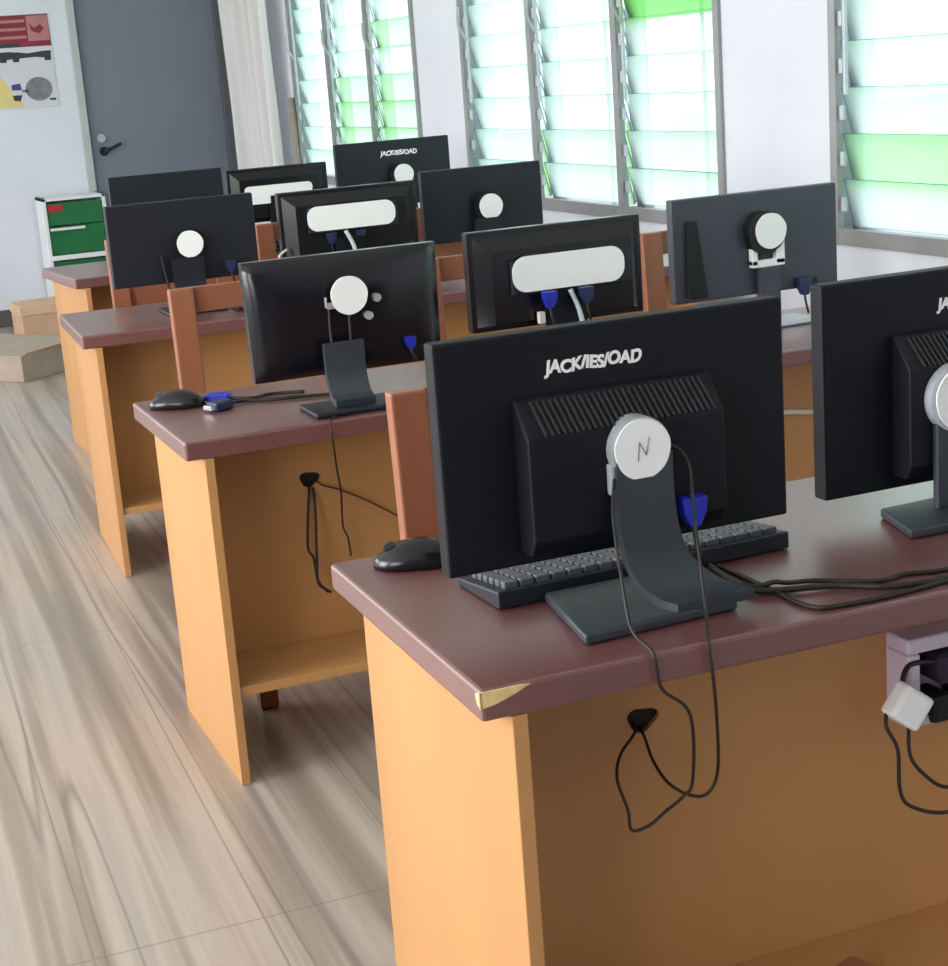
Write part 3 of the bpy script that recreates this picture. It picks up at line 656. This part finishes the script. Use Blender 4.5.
def mouse(x, y, rz, label):
    t = thing('computer_mouse', label, 'mouse', (x, y, H), rz); t.scale = (1.15, 1.15, 1.05)
    bm = BM(); n, mm = 12, 14; rows = []
    for j in range(mm+1):
        v = j/mm; yy = -0.055+0.11*v; wid = 0.031*math.sqrt(max(0.02, 1-abs(2*v-1)**3.0)); hh = 0.036*math.sin(PI*min(1, 0.12+0.82*v))**0.75
        rows.append([bm.verts.new((wid*math.cos(PI*i/n), yy, 0.0015+hh*math.sin(PI*i/n)**0.8)) for i in range(n+1)])
    for j in range(mm):
        for i in range(n):
            q = bm.faces.new((rows[j][i], rows[j][i+1], rows[j+1][i+1], rows[j+1][i])); q.smooth = True
    bm.faces.new([r[0] for r in rows]+[r[-1] for r in rows][::-1]); bm.faces.new(rows[0]); bm.faces.new(rows[-1][::-1])
    obj('mouse_shell', bm, M['gloss'], t)
    bm = BM(); disc(bm, (-0.003, 0.032, 0.026), 0.009, 0.006, 'x', 14); obj('scroll_wheel', bm, M['base'], t)
    return t
mouse(0.748, 2.145, 1.2, 'black mouse on the nearest desk beside the chair post')
mouse(0.722, 3.60, 1.05, 'glossy black mouse on the corner of the second desk')

# ------------------------------------------------------------------ loose cables
def cable(name, paths, r, label, m='cable', cat='cable'):
    bm = BM()
    for p in paths: tube(bm, p, r)
    return tag(obj(name, bm, M[m]), label, cat)
cable('power_cable', [[(1.073, 1.877, 0.756), (1.063, 1.814, 0.756), (1.063, 1.76, 0.756), (1.088, 1.737, 0.756), (1.159, 1.71, 0.756), (1.218, 1.665, 0.756), (1.30, 1.655, 0.756), (1.5, 1.66, 0.756)]], 0.0042, 'thick black cable across the nearest desktop between the two front monitors')
cable('signal_cable', [[(1.086, 1.879, 0.7535), (1.088, 1.812, 0.7535), (1.089, 1.739, 0.7535), (1.09, 1.672, 0.7535), (1.12, 1.648, 0.7535), (1.25, 1.648, 0.7535), (1.5, 1.69, 0.7535)]], 0.0033, 'thin black cable curving along the front edge of the nearest desktop')
cable('mouse_cable', [[(1.05, 1.84, 0.7535), (1.075, 1.775, 0.7535), (1.095, 1.752, 0.762), (1.116, 1.752, 0.757), (1.155, 1.748, 0.7535), (1.217, 1.700, 0.7535), (1.262, 1.704, 0.7535), (1.33, 1.69, 0.7535), (1.5, 1.72, 0.7535)]], 0.0033, 'black cable running under the cut off front monitor')
cable('monitor_cable', [[(0.893, 1.792, 0.924), (0.875, 1.765, 0.882), (0.852, 1.70, 0.806), (0.847, 1.673, 0.768), (0.850, 1.631, 0.7545), (0.852, 1.626, 0.735), (0.860, 1.627, 0.705), (0.902, 1.64, 0.66), (0.929, 1.69, 0.549), (0.919, 1.70, 0.524), (0.903, 1.72, 0.499), (0.886, 1.73, 0.481), (0.865, 1.74, 0.475), (0.866, 1.75, 0.499), (0.863, 1.77, 0.534), (0.884, 1.80, 0.552), (0.928, 1.840, 0.561), (0.941, 1.875, 0.565)]], 0.0022, 'thin cable looping lowest down from the nearest desktop into the panel hole')
cable('monitor_cable', [[(0.958, 1.80, 0.955), (0.985, 1.797, 0.950), (1.000, 1.792, 0.925), (0.993, 1.775, 0.89), (0.975, 1.735, 0.844), (0.957, 1.690, 0.772), (0.926, 1.632, 0.7545), (0.924, 1.625, 0.735), (0.928, 1.627, 0.71), (0.944, 1.65, 0.64), (0.971, 1.70, 0.548), (0.961, 1.71, 0.515), (0.946, 1.73, 0.508), (0.931, 1.76, 0.517), (0.931, 1.80, 0.534), (0.941, 1.840, 0.550), (0.946, 1.875, 0.563)]], 0.0022, 'thin cable hanging straighter and looping higher into the hole of the nearest desk')
cable('monitor_cable', [[(0.966, 3.445, 0.577), (0.951, 3.415, 0.545), (0.936, 3.41, 0.437), (0.944, 3.40, 0.408), (0.944, 3.39, 0.371), (0.946, 3.38, 0.35), (0.97, 3.38, 0.329)],
                        [(0.968, 3.445, 0.574), (0.962, 3.41, 0.530), (0.945, 3.38, 0.408), (0.943, 3.38, 0.362), (0.963, 3.38, 0.331)]], 0.0032, 'black looped cable hanging from the panel hole of the second desk')
cable('monitor_cable', [[(1.005, 3.30, 0.7535), (0.958, 3.205, 0.7535), (0.951, 3.196, 0.742), (0.953, 3.196, 0.716), (0.972, 3.25, 0.635), (1.006, 3.35, 0.56), (1.018, 3.40, 0.471), (1.027, 3.40, 0.44), (1.03, 3.40, 0.397)]], 0.0022, 'thin cable dangling over the front edge of the second desk')
cable('monitor_cable', [[(0.972, 3.445, 0.580), (0.985, 3.418, 0.565), (1.022, 3.415, 0.549), (1.089, 3.415, 0.51), (1.167, 3.415, 0.455), (1.24, 3.41, 0.40)]], 0.0018, 'thin cable running slantwise across the panel of the second desk')
cable('power_strip_lead', [[(2.10, 3.418, 0.556), (2.19, 3.418, 0.553), (2.235, 3.418, 0.546), (2.29, 3.418, 0.540)]], 0.007, 'short white lead on the second desk panel seen between the two front monitors', 'cable_w')
# video cable with blue plugs lying by the mouse of the second desk
t = thing('video_cable', 'black video cable with blue plugs lying beside the mouse on the second desk', 'cable', (0.80, 3.50, H))
bm = BM(); tube(bm, [(0.0, 0.0, 0.008), (0.05, 0.03, 0.006), (0.12, 0.0, 0.005), (0.20, -0.02, 0.005), (0.28, -0.05, 0.005)], 0.004); tube(bm, [(0.02, 0.09, 0.008), (0.08, 0.05, 0.006), (0.13, 0.07, 0.005), (0.2, 0.04, 0.005)], 0.004); obj('cable_run', bm, M['cable'], t)
for px, py, rz in ((-0.005, -0.005, 0.5), (0.015, 0.085, -0.4)):
    bm = BM(); rt = Euler((0, 0, rz)).to_matrix(); box(bm, (px, py, 0.011), (0.05, 0.034, 0.02), 0.004, 0, rt); obj('plug', bm, M['navy'] if rz > 0 else M['blue'], t)
    bm = BM(); box(bm, (px-0.03*math.cos(rz), py-0.03*math.sin(rz), 0.011), (0.016, 0.026, 0.010), 0.001, 0, rt); obj('plug_shield', bm, M['chrome'] if rz > 0 else M['blue'], t)

# socket box with its plug under the nearest desktop
t = thing('wall_socket_box', 'lilac white socket box with black plugs fixed under the nearest desktop', 'socket box', (1.335, 1.856, 0.0))
bm = BM(); b2(bm, (0, -0.012, 0.485), (0.20, 0.0005, 0.618), 0.003)
for a, b in (((0, -0.06, 0.595), (0.20, -0.01, 0.618)), ((0, -0.06, 0.485), (0.20, -0.01, 0.50)), ((0, -0.06, 0.5005), (0.022, -0.01, 0.5945)), ((0.178, -0.06, 0.5005), (0.20, -0.01, 0.5945))): b2(bm, a, b, 0.004)
obj('socket_housing', bm, M['boxpink'], t)
bm = BM(); b2(bm, (0.045, -0.075, 0.545), (0.16, -0.013, 0.59), 0.01); obj('black_plug', bm, M['violet'], t)
bm = BM(); b2(bm, (0.035, -0.070, 0.487), (0.07, -0.013, 0.53), 0.008); b2(bm, (0.09, -0.072, 0.487), (0.15, -0.013, 0.53), 0.008); obj('black_plug', bm, M['vent'], t)
t = thing('power_plug', 'square white plug hanging tilted from the left side of the socket box', 'plug', (1.318, 1.775, 0.533))
bm = BM(); box(bm, (0, 0, 0), (0.056, 0.03, 0.052), 0.006, 0, Euler((0, math.radians(38), 0)).to_matrix()); obj('plug_body', bm, M['paper'], t)
bm = BM(); tube(bm, [(0.0, 0.012, 0.030), (0.02, 0.02, 0.05), (0.07, 0.02, 0.045)], 0.004); obj('plug_lead', bm, M['cable'], t)
cable('power_cable', [[(1.287, 1.78, 0.530), (1.279, 1.77, 0.512), (1.29, 1.76, 0.479), (1.293, 1.76, 0.418), (1.313, 1.76, 0.388), (1.374, 1.76, 0.365), (1.46, 1.78, 0.37)]], 0.0028, 'black cable looping lower from the white plug under the nearest desk')
cable('power_cable', [[(1.331, 1.79, 0.500), (1.318, 1.77, 0.461), (1.335, 1.76, 0.431), (1.374, 1.76, 0.403), (1.46, 1.78, 0.39)]], 0.0028, 'black cable looping higher from the socket box under the nearest desk')

bm = BM(); box(bm, (0, 0, 0.011), (0.065, 0.04, 0.020), 0.006, 0, Euler((0, 0.0, 0.3)).to_matrix())
o = obj('wood_offcut', bm, M['chair']); o.location = (1.185, 1.735, 0.1665); tag(o, 'small brown wooden offcut lying on the bottom shelf of the nearest desk', 'wood block')
# ------------------------------------------------------------------ outdoors
bm = BM(); b2(bm, (X1+WT+0.02, -20, -0.5), (40, 40, -0.3)); o = struct('ground_lawn', bm, M['lawn'])
bm = BM(); b2(bm, (-40, -20, -0.5), (X0-WT-0.02, 40, -0.3)); o = struct('ground_yard', bm, M['lawn'])

# ------------------------------------------------------------------ light
wd = bpy.data.worlds.new('daylight'); SC.world = wd; wd.use_nodes = True
bg = wd.node_tree.nodes['Background']; bg.inputs['Color'].default_value = (0.86, 0.94, 1.0, 1); bg.inputs['Strength'].default_value = 2.5
def light(name, typ, loc, rot, energy, color=(1, 1, 1), **kw):
    l = bpy.data.lights.new(name, typ); l.energy = energy; l.color = color
    for k, v in kw.items(): setattr(l, k, v)
    o = bpy.data.objects.new(name, l); C.objects.link(o); o.location = loc; o.rotation_euler = rot; return o
sun = light('sun', 'SUN', (0, 0, 12), (math.radians(-14), 0, 0), 2.5, (1, 0.97, 0.9), angle=0.02)
for a, b, n in WINS:
    o = light('sky_portal', 'AREA', (X1+WT+0.03, (a+b)/2, (SZ+TZ)/2), (0, PI/2, 0), 1, shape='RECTANGLE', size=TZ-SZ, size_y=b-a); o.data.cycles.is_portal = True
LE = [135, 280, 115, 140]
for (a, b), e in zip(LW, LE):   # daylight entering the windows of the left wall
    light('daylight_left', 'AREA', (X0-0.02, (a+b)/2, (SZ+TZ)/2), (0, -PI/2, 0), e*0.5, (1.0, 0.97, 0.92), shape='RECTANGLE', size=TZ-SZ, size_y=b-a)

# ------------------------------------------------------------------ camera
r = Vector((0.92121344, -0.38214673, -0.07300465)); u = Vector((0.15920889, 0.19906561, 0.96696712)); f = Vector((0.35499061, 0.90240609, -0.24422307))
cd = bpy.data.cameras.new('camera'); cam = bpy.data.objects.new('camera', cd); C.objects.link(cam)
cam.matrix_world = Matrix(((r.x, u.x, -f.x, 0), (r.y, u.y, -f.y, 0), (r.z, u.z, -f.z, 1.43527), (0, 0, 0, 1)))
cd.sensor_fit = 'HORIZONTAL'; cd.sensor_width = 36.0; cd.lens = 1650*36/948; cd.clip_start = 0.05; cd.clip_end = 200
SC.camera = cam
SC.view_settings.view_transform = 'Standard'; SC.view_settings.look = 'None'; SC.view_settings.gamma = 1.0; SC.view_settings.exposure = 0.06
SC.view_settings.use_curve_mapping = False
SC.cycles.max_bounces = 10; SC.cycles.transparent_max_bounces = 16; SC.cycles.sample_clamp_indirect = 6
